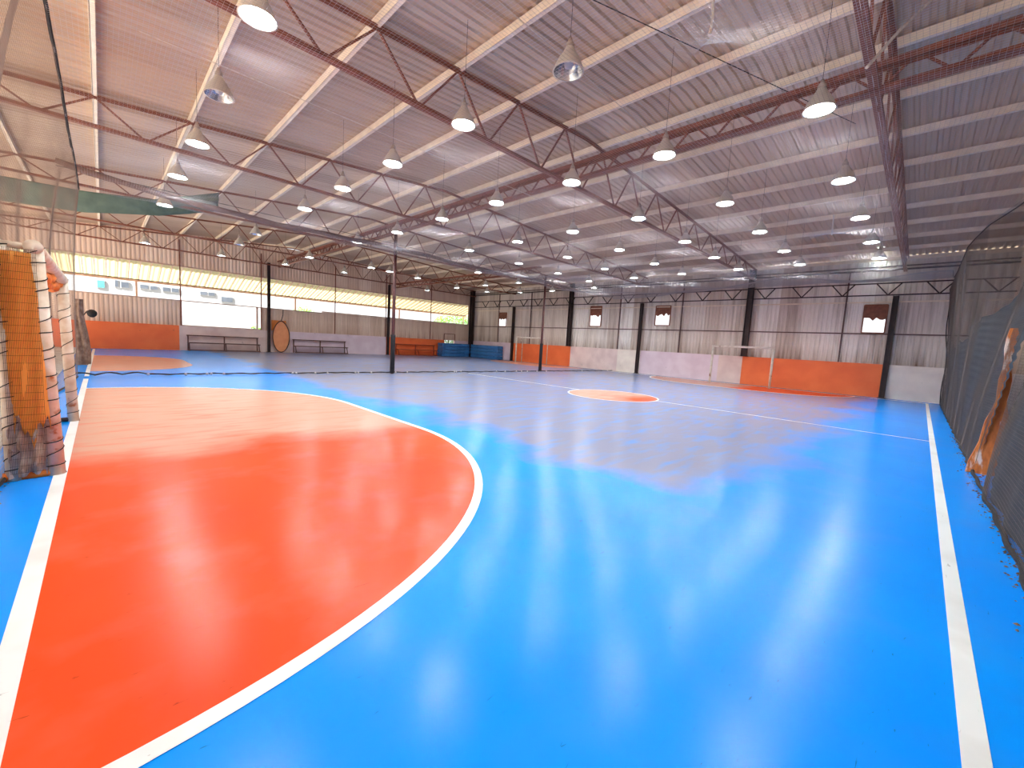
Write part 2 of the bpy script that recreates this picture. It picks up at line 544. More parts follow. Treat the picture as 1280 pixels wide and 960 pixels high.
# ------------------------------------------------------------------ roof
def roof_sheet():
    pitch, h = 0.2 / S, 0.034 / S
    ys = []
    y = YR - 0.1
    while y < YB + 0.3:
        for t, z in ((0, 0), (0.42, 0), (0.56, 1), (0.86, 1)):
            ys.append((y + t * pitch, z * h))
        y += pitch
    xs = [XL - 0.4, 0.0, XR, 11.0, XF + 0.35]
    mb = MB()
    n = len(ys)
    for x in xs:
        for y, z in ys:
            mb.v.append((x, y, roof_z(x) + z))
    for i in range(len(xs) - 1):
        for j in range(n - 1):
            a = i * n + j
            mb.f.append((a, a + 1, a + n + 1, a + n))
    return mb.build('ceiling', M['roof'])
tag(roof_sheet(), kind='structure')

def corr_wall(axis, c, u0, u1, z0, z1, holes, depth=0.03, pitch=0.19):
    """standing corrugated sheet on the plane axis = c, with rectangular holes (u0, u1, z0, z1)"""
    p, d = pitch / S, depth / S
    us = []
    u = u0
    while u <= u1 + 1e-6:
        us.append(u)
        u += p / 8
    zs = sorted(set([z0, z1] + [h[2] for h in holes] + [h[3] for h in holes]))
    zs = [z for z in zs if z0 - 1e-6 <= z <= z1 + 1e-6]
    mb = MB()
    n = len(us)
    for z in zs:
        for u in us:
            ph = (u / p) % 1.0
            prof = 0 if ph < 0.4 else (ph - 0.4) / 0.12 if ph < 0.52 else 1 if ph < 0.82 else (0.94 - ph) / 0.12 if ph < 0.94 else 0
            o = d * (prof - 0.5)
            mb.v.append((c + o, u, z) if axis == 'x' else (u, c + o, z))
    for j in range(len(zs) - 1):
        zc = (zs[j] + zs[j + 1]) / 2
        for i in range(n - 1):
            uc = (us[i] + us[i + 1]) / 2
            if any(h[0] < uc < h[1] and h[2] < zc < h[3] for h in holes):
                continue
            a = j * n + i
            mb.f.append((a, a + 1, a + n + 1, a + n))
    return mb

# ------------------------------------------------------------------ wall with the far goals (x = XF)
WZ = 0.985
wall_far = empty('wall_far', (XF, 9.0, 0), kind='structure')
FW = [(16.85, 17.46, 1.90, 2.34, 2.67), (10.6, 11.2, 1.98, 2.50, 2.89), (7.36, 7.98, 2.05, 2.55, 2.84), (0.88, 1.40, 1.90, 2.36, 2.72)]
corr_wall('x', XF, YR, YB, WZ, 4.08, [(a, b, z0, z1) for a, b, z0, z1, z2 in FW]).build('cladding', M['clad_far'], wall_far)
for a, b, key in ((YR, 0.74, 'wain_cream'), (0.74, 4.55, 'wain_orange'), (4.55, 5.35, 'wain_pink'), (5.35, 8.5, 'wain_lav'), (8.5, 9.6, 'wain_cream'),
                  (9.6, 12.2, 'wain_pink'), (12.2, 16.2, 'wain_orange'), (16.2, YB, 'wain_lav')):
    p = MB().box(XF - 0.06, XF + 0.1, a, b, 0, WZ).build('wainscot_panel', M[key], wall_far)
for z in (1.87, 2.80):
    MB().box(XF - 0.05, XF - 0.015, YR, YB, z - 0.018, z + 0.018).build('girt', M['galv'] if z > 2 else M['brown_steel'], wall_far)
for y in (1.85, 6.9, 9.65, 15.0, 17.5):
    MB().box(XF - 0.055, XF - 0.015, y - 0.02, y + 0.02, WZ, 3.7).build('seam_strip', M['brown_steel'], wall_far)
MB().box(XF - 0.08, XF - 0.02, YR, YB, 3.70, 3.74).box(XF - 0.08, XF - 0.02, YR, YB, 3.80, 3.83).build('eaves_rail', M['rust_dark'], wall_far)
for i, (a, b, z0, z1, z2) in enumerate(FW):
    o = empty('window_%d' % (i + 1), (XF, (a + b) / 2, z0), kind='structure')
    fr = MB()
    for (p, q) in (((a, z0), (b, z0)), ((b, z0), (b, z2)), ((b, z2), (a, z2)), ((a, z2), (a, z0)), ((a, z1), (b, z1))):
        fr.bar((XF - 0.045, p[0], p[1]), (XF - 0.045, q[0], q[1]), 0.035, 0.035, (1, 0, 0))
    fr.build('window_frame', M['rust'], o)
    # broken rusty board over the top, with a ragged lower edge
    pts = [(a, z2), (b, z2)]
    n = 7
    rag = [z1 - random.uniform(-0.02, 0.13) for _ in range(n + 1)]
    mb = MB()
    for k in range(n):
        y0, y1 = b + (a - b) * k / n, b + (a - b) * (k + 1) / n
        mb.quadbox([(XF - 0.04, y0, rag[k]), (XF - 0.02, y0, rag[k]), (XF - 0.02, y1, rag[k + 1]), (XF - 0.04, y1, rag[k + 1]),
                    (XF - 0.04, y0, z2), (XF - 0.02, y0, z2), (XF - 0.02, y1, z2), (XF - 0.04, y1, z2)])
    mb.build('broken_board', M['rust'], o)

# ------------------------------------------------------------------ wall with the long window (y = YB)
BZ = 0.93
wall_back = empty('wall_back', (5.5, YB, 0), kind='structure')
SILL, HEAD = 1.88, 3.12
holes = [(-4.6, 15.9, SILL, HEAD), (2.13, 4.76, BZ, SILL)]
corr_wall('y', YB, XL, XF, BZ, 4.50, holes).build('cladding', M['clad_back'], wall_back)
for a, b, key in ((XL, 2.05, 'wain_orange'), (2.05, 5.9, 'wain_pink'), (5.9, 10.5, 'wain_lav'), (10.5, 14.18, 'wain_orange'), (14.95, XF, 'wain_lav')):
    MB().box(a, b, YB - 0.06, YB + 0.08, 0, BZ).build('wainscot_panel', M[key], wall_back)
MB().box(14.18, 14.95, YB - 0.06, YB + 0.08, 0, 0.68).build('wainscot_panel', M['wain_orange'], wall_back)
win = empty('window_5', (5.6, YB, SILL), kind='structure')
fr = MB()
fr.box(-4.6, 15.9, YB - 0.03, YB + 0.03, SILL - 0.03, SILL + 0.005).box(-4.6, 15.9, YB - 0.03, YB + 0.03, HEAD - 0.01, HEAD + 0.03)
fr.build('window_frame', M['pale_steel'], win)
for x in (-2.2, 2.116, 4.78, 7.85, 10.45, 10.65, 13.2):
    MB().box(x - 0.017, x + 0.017, YB - 0.05, YB - 0.015, BZ if x > 0 else SILL, 4.1).build('mullion', M['rust'], win)
MB().box(-4.6, 15.9, YB - 0.045, YB - 0.02, 2.455, 2.48).build('rail', M['rust_dark'], win)
MB().box(7.25, 15.9, YB - 0.035, YB - 0.005, SILL - 0.02, SILL + 0.07).build('raised_sill', M['clad_back'], win)
# low opening beside the first bench
gap = empty('window_6', (3.45, YB, BZ), kind='structure')
MB().box(2.13, 4.76, YB - 0.04, YB + 0.04, BZ - 0.005, BZ + 0.03).box(4.60, 4.66, YB - 0.03, YB + 0.03, BZ, SILL).box(2.10, 2.15, YB - 0.03, YB + 0.03, BZ, SILL).build('window_frame', M['pale_steel'], gap)
# square hole behind the mats
h7 = empty('window_7', (14.56, YB, 0.68), kind='structure')
fr = MB()
for p, q in (((14.18, 0.68), (14.95, 0.68)), ((14.95, 0.68), (14.95, 1.30)), ((14.95, 1.30), (14.18, 1.30)), ((14.18, 1.30), (14.18, 0.68))):
    fr.bar((p[0], YB - 0.03, p[1]), (q[0], YB - 0.03, q[1]), 0.03, 0.03, (0, 1, 0))
fr.build('window_frame', M['rust'], h7)

# open left side and the wall behind the right net
wall_left = empty('wall_left', (XL, 9, 0), kind='structure')
corr_wall('x', XL, YR, YB, 0.0, 3.76, [(YR + 0.2, YB - 0.4, 0.6, 3.6)]).build('cladding', M['clad_back'], wall_left)  # opening made taller so more daylight and sun come in
wall_right = empty('wall_right', (6, YR, 0), kind='structure')
corr_wall('y', YR, XL, XF, 0.9, 4.7, []).build('cladding', M['clad_back'], wall_right)
MB().box(XL, XF, YR - 0.1, YR + 0.06, 0, 0.95).build('wainscot_panel', M['wain_pink'], wall_right)

# ------------------------------------------------------------------ steel: columns, trusses, girder, purlins
def column(name, x, y, z0, z1, wd, label, m='rust_dark', group=None):
    o = empty(name, (x, y, z0), label, 'column', group)
    h = wd / 2
    MB().box(x - h, x + h, y - h, y - h + 0.02, z0, z1).box(x - h, x + h, y + h - 0.02, y + h, z0, z1).box(x - 0.012, x + 0.012, y - h, y + h, z0, z1).build('shaft', M[m], o)
    MB().box(x - h - 0.03, x + h + 0.03, y - h - 0.03, y + h + 0.03, z0, z0 + 0.015).build('base_plate', M[m], o)
    return o
FC = 'steel columns along the wall with the far goals'
column('steel_column', XF - 0.13, 0.735, 0, 2.96, 0.13, 'dark steel column between the orange and cream wall panels, nearest the right net', group=FC)
column('steel_column', XF - 0.13, 4.5, WZ, 4.0, 0.17, 'thick dark steel column rising from the orange wall beside the white far goal', group=FC)
column('steel_column', XF - 0.13, 8.58, 0, 2.96, 0.11, 'slim dark steel column between the cream and lavender wall panels', group=FC)
column('steel_column', XF - 0.13, 12.3, WZ, 4.0, 0.17, 'thick dark steel column above the edge of the second orange wall panel', group=FC)
column('steel_column', XF - 0.13, 16.2, 0, 2.96, 0.11, 'slim dark steel column left of the small goal on the orange wall', group=FC)
column('steel_column', XF - 0.2, YB - 0.2, 0, 4.0, 0.22, 'dark corner column at the right end of the long window')
column('steel_column', 5.035, YB - 0.14, 0, 3.75, 0.10, 'thin dark column crossing the long window beside the oval hoop')
column('steel_column', 10.56, YB - 0.14, 0, 3.6, 0.10, 'thin brown column crossing the long window beside the orange wall panel')

TZB = 3.64
def truss(y, label, far_only=False):
    o = empty('roof_truss', ((XL + XF) / 2, y, TZB), label, 'truss', 'roof trusses spanning across the hall')
    x0, x1 = XL, XF - 0.1
    mb = MB()
    for s in (-1, 1):
        mb.angle((x0, y + s * 0.02, roof_z(x0) - 0.1), (XR, y + s * 0.02, roof_z(XR) - 0.1), 0.035, 0.006, side=s)
        mb.angle((XR, y + s * 0.02, roof_z(XR) - 0.1), (x1, y + s * 0.02, roof_z(x1) - 0.1), 0.035, 0.006, side=s)
    mb.build('top_chord', M['rust'], o)
    mb = MB()
    for s in (-1, 1):
        mb.angle((x0, y + s * 0.02, TZB), (x1, y + s * 0.02, TZB), 0.035, 0.006, (0, 0, -1), side=s)
    mb.build('bottom_chord', M['rust'], o)
    x = 0.02 - 1.06 * 4
    while x + 1.06 <= x1 + 0.2:
        a, b = (x, y, roof_z(x) - 0.11), (x + 0.53, y, TZB)
        c = (min(x + 1.06, x1), y, roof_z(x + 1.06) - 0.11)
        MB().bar(a, b, 0.022, 0.022).build('diagonal', M['rust'], o)
        MB().bar(b, c, 0.022, 0.022).build('diagonal', M['rust'], o)
        x += 1.06
    return o
TY = [0.62, 4.42, 8.45, 12.3, 16.15, 19.6]
for y, lb in zip(TY, ['red-brown roof truss overhead nearest the right net, running to the far column',
                      'red-brown roof truss crossing above the near goal mouth, second from the right net',
                      'red-brown roof truss third from the right net, just before the dividing posts',
                      'red-brown roof truss first beyond the dividing posts',
                      'red-brown roof truss above the middle of the second court',
                      'roof truss against the wall above the long window']):
    truss(y, lb)

def girder(x, z0, z1, y0, y1, pitch, label, m='rust'):
    o = empty('ridge_girder', (x, (y0 + y1) / 2, z0), label, 'girder')
    for nm, z in (('top_chord', z1), ('bottom_chord', z0)):
        mb = MB()
        for s in (-1, 1):
            mb.angle((x + s * 0.03, y0, z), (x + s * 0.03, y1, z), 0.05, 0.008, (0, 0, 1 if z == z1 else -1), side=s)
        mb.build(nm, M[m], o)
    y = y0
    k = 0
    while y + pitch <= y1 + 1e-6:
        mid = y + pitch / 2
        MB().bar((x, y, z0), (x, mid, z1), 0.02, 0.02).build('diagonal', M[m], o)
        MB().bar((x, mid, z1), (x, y + pitch, z0), 0.02, 0.02).build('diagonal', M[m], o)
        y += pitch
    return o
girder(5.42, 3.63, 3.88, YR, YB - 0.1, 0.512, 'long red-brown lattice girder under the roof ridge, carried by the nearer dividing post')
girder(10.95, 3.50, 3.72, 9.8, YB - 0.1, 0.7, 'lattice girder over the second court, carried by the farther dividing post')

# eaves truss on the wall with the far goals
o = empty('eaves_truss', (XF - 0.2, 9, 2.97), 'dark zigzag truss along the top of the wall behind the far goals', 'truss')
MB().box(XF - 0.32, XF - 0.27, YR, YB - 0.45, 2.955, 2.985).build('bottom_chord', M['rust_dark'], o)
MB().box(XF - 0.32, XF - 0.27, YR, YB - 0.45, 3.29, 3.32).build('top_chord', M['rust_dark'], o)
y = YR + 0.3
while y < YB - 0.9:
    for s in (-1, 1):
        MB().bar((XF - 0.295, y, 2.97), (XF - 0.295, y + s * 0.27, 3.30), 0.03, 0.03).build('diagonal', M['rust_dark'], o)
    y += 1.03

def purlin(x, label):
    zt = roof_z(x) - 0.004
    h, wd = 0.095, 0.045
    mb = MB()
    mb.box(x - 0.006, x + 0.006, YR, YB, zt - h, zt).box(x, x + wd, YR, YB, zt - 0.008, zt).box(x, x + wd, YR, YB, zt - h, zt - h + 0.008)
    ob = mb.build('roof_purlin', M['galv'])
    return tag(ob, label, 'purlin', 'galvanised purlins under the roof sheets')
left_p = [5.35, 4.25, 3.2, 2.12, 1.06, 0.0, -1.06, -2.12, -3.2, -4.3]
for i, x in enumerate(left_p):
    purlin(x, 'pale steel roof purlin left of the ridge girder, %s from it' % ('nearest' if i == 0 else ordinal(i)))
x = 6.3
i = 0
while x < XF:
    purlin(x, 'pale steel roof purlin right of the ridge girder, %s from it' % ('nearest' if i == 0 else ordinal(i)))
    x += 1.1
    i += 1

# ------------------------------------------------------------------ netting (every strand is a thin tube)
def strands(lines, r, e1, e2):
    """three-sided tubes along polylines (arrays n x 3), offsets along e1 and e2"""
    V, F, o = [], [], 0
    e1, e2 = np.array(e1), np.array(e2)
    offs = [r * (math.cos(a) * e1 + math.sin(a) * e2) for a in (0.5, 2.6, 4.7)]
    for P in lines:
        n = len(P)
        V.append(np.concatenate([P + q for q in offs]))
        i = np.arange(n - 1)
        for a, b in ((0, 1), (1, 2), (2, 0)):
            F.append(np.stack([o + a * n + i, o + b * n + i, o + b * n + i + 1, o + a * n + i + 1], 1))
        o += 3 * n
    return np.concatenate(V), np.concatenate(F)

def net_object(name, fn, a0, a1, b0, b1, cell, r, m, parent=None, step=0.28, n1=((0, 1, 0), (0, 0, 1)), n2=((1, 0, 0), (0, 0, 1)), org=None):
    na, nb = max(2, int((a1 - a0) / step)), max(2, int((b1 - b0) / step))
    A, B = np.linspace(a0, a1, na + 1), np.linspace(b0, b1, nb + 1)
    l1 = [fn(A, np.full_like(A, b)) for b in np.arange(b0, b1 + 1e-6, cell)]
    l2 = [fn(np.full_like(B, a), B) for a in np.arange(a0, a1 + 1e-6, cell)]
    v1, f1 = strands(l1, r, *n1)
    v2, f2 = strands(l2, r, *n2)
    v = np.concatenate([v1, v2])
    f = np.concatenate([f1, f2 + len(v1)])
    if parent is None:
        lo, hi = v.min(0), v.max(0)
        org = np.array([(lo[0] + hi[0]) / 2, (lo[1] + hi[1]) / 2, lo[2]])
    else:
        org = np.array(parent['_org'])
    v = (v - org) * S
    me = bpy.data.meshes.new(name)
    me.vertices.add(len(v))
    me.vertices.foreach_set('co', v.astype(np.float32).ravel())
    me.loops.add(f.size)
    me.loops.foreach_set('vertex_index', f.astype(np.int32).ravel())
    me.polygons.add(len(f))
    me.polygons.foreach_set('loop_start', np.arange(0, f.size, 4, dtype=np.int32))
    me.polygons.foreach_set('loop_total', np.full(len(f), 4, dtype=np.int32))
    me.materials.append(m)
    me.update(calc_edges=True)
    ob = bpy.data.objects.new(name, me)
    col.objects.link(ob)
    if parent is None:
        ob.location = org * S
    else:
        ob.parent = parent
    ob['_org'] = org.tolist()
    return ob

def gauss(x, y, cx, cy, s):
    return np.exp(-((x - cx) ** 2 + (y - cy) ** 2) / (2 * s * s))
def ceil_z(x, y):
    x, y = np.asarray(x, float), np.asarray(y, float)
    z = 3.07 + 0.035 * np.sin(x * 1.7 + 0.6 * y) * np.sin(y * 1.3) + 0.02 * np.sin(x * 3.1 + 2.2) * np.sin(y * 2.3 + 1)
    z = z + 0.25 * np.exp(-np.hypot(x - 3.22, y - 1.36) / 0.16) + 0.30 * np.exp(-np.hypot(x - 9.35, y - 1.4) / 0.4)
    t = np.clip((x - 12.5) / 3.5, 0, 1)
    z = z + t * t * (0.12 + 0.42 * gauss(x, y, 16, 3.6, 1.6) + 0.38 * gauss(x, y, 16, -0.4, 1.0) + 0.15 * gauss(x, y, 16, 6.6, 0.6))
    return z
NX0, NX1, NY0, NY1 = -0.2, 15.88, -0.7, 9.84
def right_top(x):
    x = np.asarray(x, float)
    return np.interp(x, [5.0, 7.0, 8.0, 9.0, 10.6, 16.0], [-1.0, -0.80, -0.65, -0.46, -0.33, -0.30])
def ceil_fn(a, b):
    y0 = right_top(a)
    y = y0 + (NY1 - y0) * (b - NY0) / (NY1 - NY0)
    return np.stack([a, y, ceil_z(a, y)], 1)
cn = empty('ceiling_net', (7.8, 4.6, 3.07), 'pale safety net stretched over the near court just below the lamps', 'net')
net_object('mesh', ceil_fn, NX0, NX1, NY0, NY1, 4.6 * cm, 0.125 * cm, M['net'], cn)
hem = MB()
xs = np.linspace(NX0, NX1, 80)
hem.tube([(NX1, y, float(ceil_z(NX1, y))) for y in np.linspace(-0.3, NY1, 50)], 0.02, 5)
hem.build('far_hem', M['net'], cn)
MB().tube([(x, float(right_top(x)), float(ceil_z(x, float(right_top(x))))) for x in xs], 0.008, 5).build('edge_rope', M['rope_dark'], cn)
MB().tube([(NX0, y, float(ceil_z(NX0, y)) + 0.012 * math.sin(y * 9)) for y in np.linspace(NY0, NY1, 120)], 0.012, 5).build('edge_rope', M['rope_dark'], cn)

# left net behind the near goal
def left_x(y, z):
    t = np.clip(z / 3.07, 0, 1)
    return -0.455 + 0.255 * t ** 3.5 + 0.13 * np.clip((y - 7.5) / 2.5, 0, 1) * (1 - t ** 3.5) + 0.02 * np.sin(y * 2.1) * np.sin(t * math.pi) + 0.012 * np.sin(y * 5.3 + 2 * t) * (1 - t)
def left_fn(a, b):
    return np.stack([left_x(a, b), a, b], 1)
ln = empty('side_net', (-0.45, 5.5, 0), 'brown-grey net hanging behind the near goal at the left edge', 'net')
net_object('mesh', left_fn, 0.6, 10.0, 0.0, 3.09, 4.0 * cm, 0.11 * cm, M['net_brown'], ln, 0.2, ((1, 0, 0), (0, 0, 1)), ((1, 0, 0), (0, 1, 0)))
for y0, dy in ((3.55, 0.5),):
    mb = MB()
    mb.grid(lambda u, v: (float(left_x(y0, v * 3.05)) - 0.03 + 0.02 * math.sin(u * 6), y0 + dy * v * 0.6 + u * 0.11, v * 3.05), 6, 24)
    mb.build('gathered_fold', M['net_brown'], ln)
MB().tube([(float(left_x(y, 0.02)), y, 0.02) for y in np.linspace(0.6, 10, 60)], 0.012, 5).build('hem_rope', M['rope_dark'], ln)

# right net: leans outwards near the camera, dark lower half
def right_y(x, z):
    t = np.clip(z / 3.09, 0, 1)
    return -0.46 + (right_top(x) + 0.46) * t ** 1.3 + 0.02 * np.sin(x * 3.0 + z) * np.sin(t * math.pi) + 0.005 * np.sin(x * 7.0) * (1 - t)
def right_fn(a, b):
    return np.stack([a, right_y(a, b), b], 1)
rn = empty('side_net', (8, -0.6, 0), 'dark grey net hanging along the right touch line', 'net')
def near_part(a, b):
    x = 1.2 + (a - 1.2) * (3.85 + 0.8 * np.clip(b / 1.5, 0, 1)) / 3.85
    return np.stack([x, right_y(x, b), b], 1)
net_object('mesh', near_part, 1.2, 5.05, 0.0, 3.1, 4.0 * cm, 0.17 * cm, M['net_right'], rn, 0.25, ((0, 1, 0), (0, 0, 1)), ((0, 1, 0), (1, 0, 0)))
net_object('mesh', right_fn, 5.95, 15.88, 0.0, 3.1, 4.0 * cm, 0.17 * cm, M['net_right'], rn, 0.25, ((0, 1, 0), (0, 0, 1)), ((0, 1, 0), (1, 0, 0)))
def skirt(x0, x1):
    def fn(u, v):
        x = x0 + (x1 - x0) * u
        x = x + (0.55 * v * u if x1 < 5.5 else 0)
        zt = 1.45 + 0.5 * min(1, max(0, (10.5 - x) / 4)) + 0.05 * math.sin(x * 3)
        z = 0.012 + (zt - 0.012) * v
        return (x, float(right_y(x, z)) - 0.035 - 0.012 * math.sin(x * 9 + z * 2) - 0.006 * math.sin(z * 70 + 3 * math.sin(x * 2)), z)
    MB().grid(fn, int((x1 - x0) * 14), 110).build('shade_skirt', M['net_dark'], rn, smooth=True)
skirt(1.2, 5.1)
skirt(6.0, 14.6)
MB().tube([(x, float(right_y(x, 0.02)) + 0.008 * math.sin(x * 11), 0.02) for x in np.linspace(1.2, 16, 120)], 0.014, 5).build('hem_rope', M['rope_dark'], rn)
MB().tube([(16.0, float(right_y(16.0, z)) + 0.02 * math.sin(z * 4), z) for z in np.linspace(0, 3.1, 30)], 0.012, 5).build('edge_rope', M['rope_dark'], rn)
# torn board in the slit of the net
mb = MB()
n = 14
for k in range(n):
    def sec(t):
        z = 1.42 * t
        wd = 0.035 + 0.11 * max(0, 1 - t * 1.9) + 0.008 * math.sin(t * 23)
        xc = 5.95 + 0.35 * t
        yc = -0.56 - 0.04 * t
        return [(xc, yc - wd, z), (xc, yc + wd, z), (xc + 0.04, yc + wd, z), (xc + 0.04, yc - wd, z)]
    a, b = sec(k / n), sec((k + 1) / n)
    mb.quadbox(a + b)
tag(mb.build('timber_board', M['board']), 'rotten orange-brown board standing in the slit of the right net', 'board')

# litter along the feet of both nets
def litter(name, pts, label):
    mb = MB()
    for (x, y) in pts:
        s = random.uniform(0.003, 0.011)
        c = Vector((x, y, s * 0.4))
        o = len(mb.v)
        for dx, dy, dz in ((1, 0, 0), (-1, 0, 0), (0, 1, 0), (0, -1, 0), (0, 0, 1), (0, 0, -0.4)):
            mb.v.append(tuple(c + Vector((dx * s * random.uniform(.6, 1.4), dy * s * random.uniform(.6, 1.4), dz * s * random.uniform(.5, 1.0)))))
        for q in ((0, 2, 4), (2, 1, 4), (1, 3, 4), (3, 0, 4), (2, 0, 5), (1, 2, 5), (3, 1, 5), (0, 3, 5)):
            mb.f.append(tuple(o + k for k in q))
    tag(mb.build(name, M['debris']), label, 'litter', kind='stuff')
litter('dry_litter', [(random.uniform(1.6, 9), -0.47 + random.gauss(0, 0.035)) for _ in range(700)], 'dry leaves and rubble strewn along the foot of the right net')
litter('dry_litter', [(-0.46 + random.gauss(0, 0.02), random.uniform(2.6, 3.85)) for _ in range(160)], 'dry leaves and rubble strewn beside the near goal')

# cords that pull the ceiling net up
def cord(name, pts, r, m, label, cat='rope'):
    return tag(MB().tube(pts, r, 6).build(name, M[m]), label, cat)
kz = float(ceil_z(3.22, 1.36))
cord('knotted_rope', [(3.22 + 0.006 * math.sin(k * 2.1), 1.36 + 0.006 * math.cos(k * 1.7), kz + (roof_z(3.22) - 0.12 - kz) * k / 14) for k in range(15)], [0.009 + 0.004 * (k % 3 == 0) for k in range(15)], 'rope_pale', 'knotted pale rope pulling the ceiling net into a peak')
cord('net_tie_rope', [(3.89, 0.51, 3.08), (4.3, 0.40, 3.49), (4.75, 0.27, 3.9)], 0.011, 'rope_pale', 'straight white rope slanting up beside the nearest roof truss')
cord('hanging_rod', [(9.33, 1.40, 3.25), (9.40, 1.42, 3.62)], 0.012, 'plastic_white', 'short white rod hanging over a lifted fold of the ceiling net', 'rod')
cord('conduit_pipe', [(5.9, 0.74, 4.15), (7.0, 0.74, 4.18), (7.5, 0.74, 4.12), (9.8, 0.74, 4.05)], 0.014, 'plastic_white', 'white conduit pipe running along the nearest roof truss', 'pipe')
cord('stay_wire', [(2.2, 2.62, 3.92), (6.6, 0.9, 3.9)], 0.004, 'rope_dark', 'thin dark wire slanting under the roof past the knotted rope', 'wire')
cord('stay_wire', [(0.3, 5.0, 3.45), (5.4, 4.9, 3.45)], 0.004, 'rope_pale', 'thin pale wire strung below the second roof truss', 'wire')
cord('stay_wire', [(1.2, 2.9, 3.9), (5.42, 2.9, 3.9)], 0.004, 'rope_pale', 'thin pale wire strung across between the first two roof trusses', 'wire')
tube = empty('tube_light', (16.0, 1.18, 3.88), 'small white tube light under the eaves near the right net', 'light')
MB().tube([(16.0, 1.29, 3.85), (16.0, 1.07, 3.90)], 0.018, 8).build('tube', M['glow_dim'], tube)
MB().box(16.02, 16.05, 1.05, 1.31, 3.90, 3.94).build('batten', M['plastic_white'], tube)

# ------------------------------------------------------------------ lamps
def lamp_proto(lit, dim=False):
    o = empty('bell_lamp', (0, 0, 0))
    R = 0.128
    top = 0.19
    outer = [(0.035, top), (0.05, top - 0.03), (0.068, top - 0.06), (0.092, top - 0.095), (0.113, top - 0.14), (R, 0.012), (R + 0.006, 0.0)]
    inner = [(R - 0.006, 0.0), (R - 0.012, 0.014), (0.104, top - 0.14), (0.08, top - 0.095), (0.05, top - 0.07), (0.0, top - 0.065)]
    MB().lathe(outer + [inner[0]], 24).build('shade', M['alu'], o, smooth=True)
    MB().lathe(inner, 24).build('reflector', M['alu_in'], o, smooth=True)
    MB().lathe([(0.0, top + 0.085), (0.012, top + 0.08), (0.02, top + 0.05), (0.034, top + 0.03), (0.036, top - 0.005), (0.0, top - 0.005)], 14).build('cap', M['cap'], o, smooth=True)
    MB().tube([(0, 0, top + 0.08), (0, 0, 1.0)], 0.002, 5).build('cable', M['rope_dark'], o)
    if lit:
        MB().lathe([(0.0, 0.045), (0.06, 0.04), (R - 0.022, 0.026), (R - 0.02, 0.030), (0.06, 0.046), (0.0, 0.051)][0:3], 20).build('glass', M['glow_dim' if dim else 'glow'], o)
    else:
        MB().lathe([(0.0, 0.02), (0.03, 0.03), (0.042, 0.06), (0.03, 0.10), (0.02, 0.125), (0.0, 0.13)], 14).build('bulb', M['bulb'], o, smooth=True)
    return o
protos = {'lit': lamp_proto(True), 'off': lamp_proto(False), 'dim': lamp_proto(True, True)}
used = set()
LX = [0.925, 2.83, 4.76, 6.80, 8.68, 10.5, 12.2]
near_rows = [0.95, 2.40, 3.80, 5.32, 6.88, 8.6]
lamps = []
for i, x in enumerate(LX):
    for j, y in enumerate(near_rows):
        lamps.append((x, y, i, j))
extra = [(0.947, 10.886, 0), (0.963, 16.559, 0), (2.863, 16.7, 1), (2.8, 13.9, 1), (2.76, 11.96, 1), (4.64, 10.4, 2), (4.7, 14.0, 2), (4.7, 16.4, 2), (6.68, 13.85, 3), (6.64, 16.0, 3),
         (7.456, 14.0, 3), (8.835, 14.34, 4), (9.125, 10.99, 4), (11.28, 17.4, 5), (11.33, 15.1, 5), (11.355, 13.17, 5), (11.44, 11.34, 5), (12.85, 14.77, 6), (13.75, 11.56, 6), (13.64, 13.38, 6), (13.6, 9.32, 6)]
OFF = {(1, 1), (0, 3)}   # (row, place from the right)
ROW = ['row nearest the left net', 'second row from left net', 'third row from left net', 'fourth row from left net', 'fifth row from left net', 'sixth row from left net', 'row nearest the far goals']
def place_lamp(x, y, kind, label, grp, z=3.3):
    p = protos[kind]
    if kind not in used:
        used.add(kind)
        c = p
        c.location = Vector((x, y, z)) * S
    else:
        c = copy_thing(p, (x, y, z))
    tag(c, label, 'lamp', grp)
    for ch in c.children:                       # the cable reaches up to the roof from every lamp
        if ch.name.startswith('cable'):
            L0, L1 = 0.35, roof_z(x) - z - 0.01
            ch.scale.z = (L1 - L0) / (1.0 - L0)
            ch.location.z = (L0 - L0 * ch.scale.z) * S
    return c
cnt = {}
for x, y, i, j in lamps:
    kind = 'off' if (i, j) in OFF else ('dim' if (i, j) == (0, 2) and False else 'lit')
    k = cnt.get(i, 0)
    cnt[i] = k + 1
    st = 'unlit' if kind == 'off' else 'lit'
    place_lamp(x + random.uniform(-.03, .03), y + random.uniform(-.03, .03), kind,
               '%s bell lamp, near court, %s, %s from right' % (st, ROW[i], ordinal(k)), 'bell lamps over the near court')
cnt = {}
for q, (x, y, i) in enumerate(sorted(extra, key=lambda e: (e[2], e[1]))):
    k = cnt.get(i, 0)
    cnt[i] = k + 1
    kind = 'off' if (x, y) in ((2.8, 13.9), (2.76, 11.96)) else 'dim' if q % 3 == 1 else 'lit'
    st = 'unlit' if kind == 'off' else 'lit'
    place_lamp(x, y, kind, '%s bell lamp, far court, %s, %s from dividing posts' % (st, ROW[i], ordinal(k)), 'bell lamps over the second court')

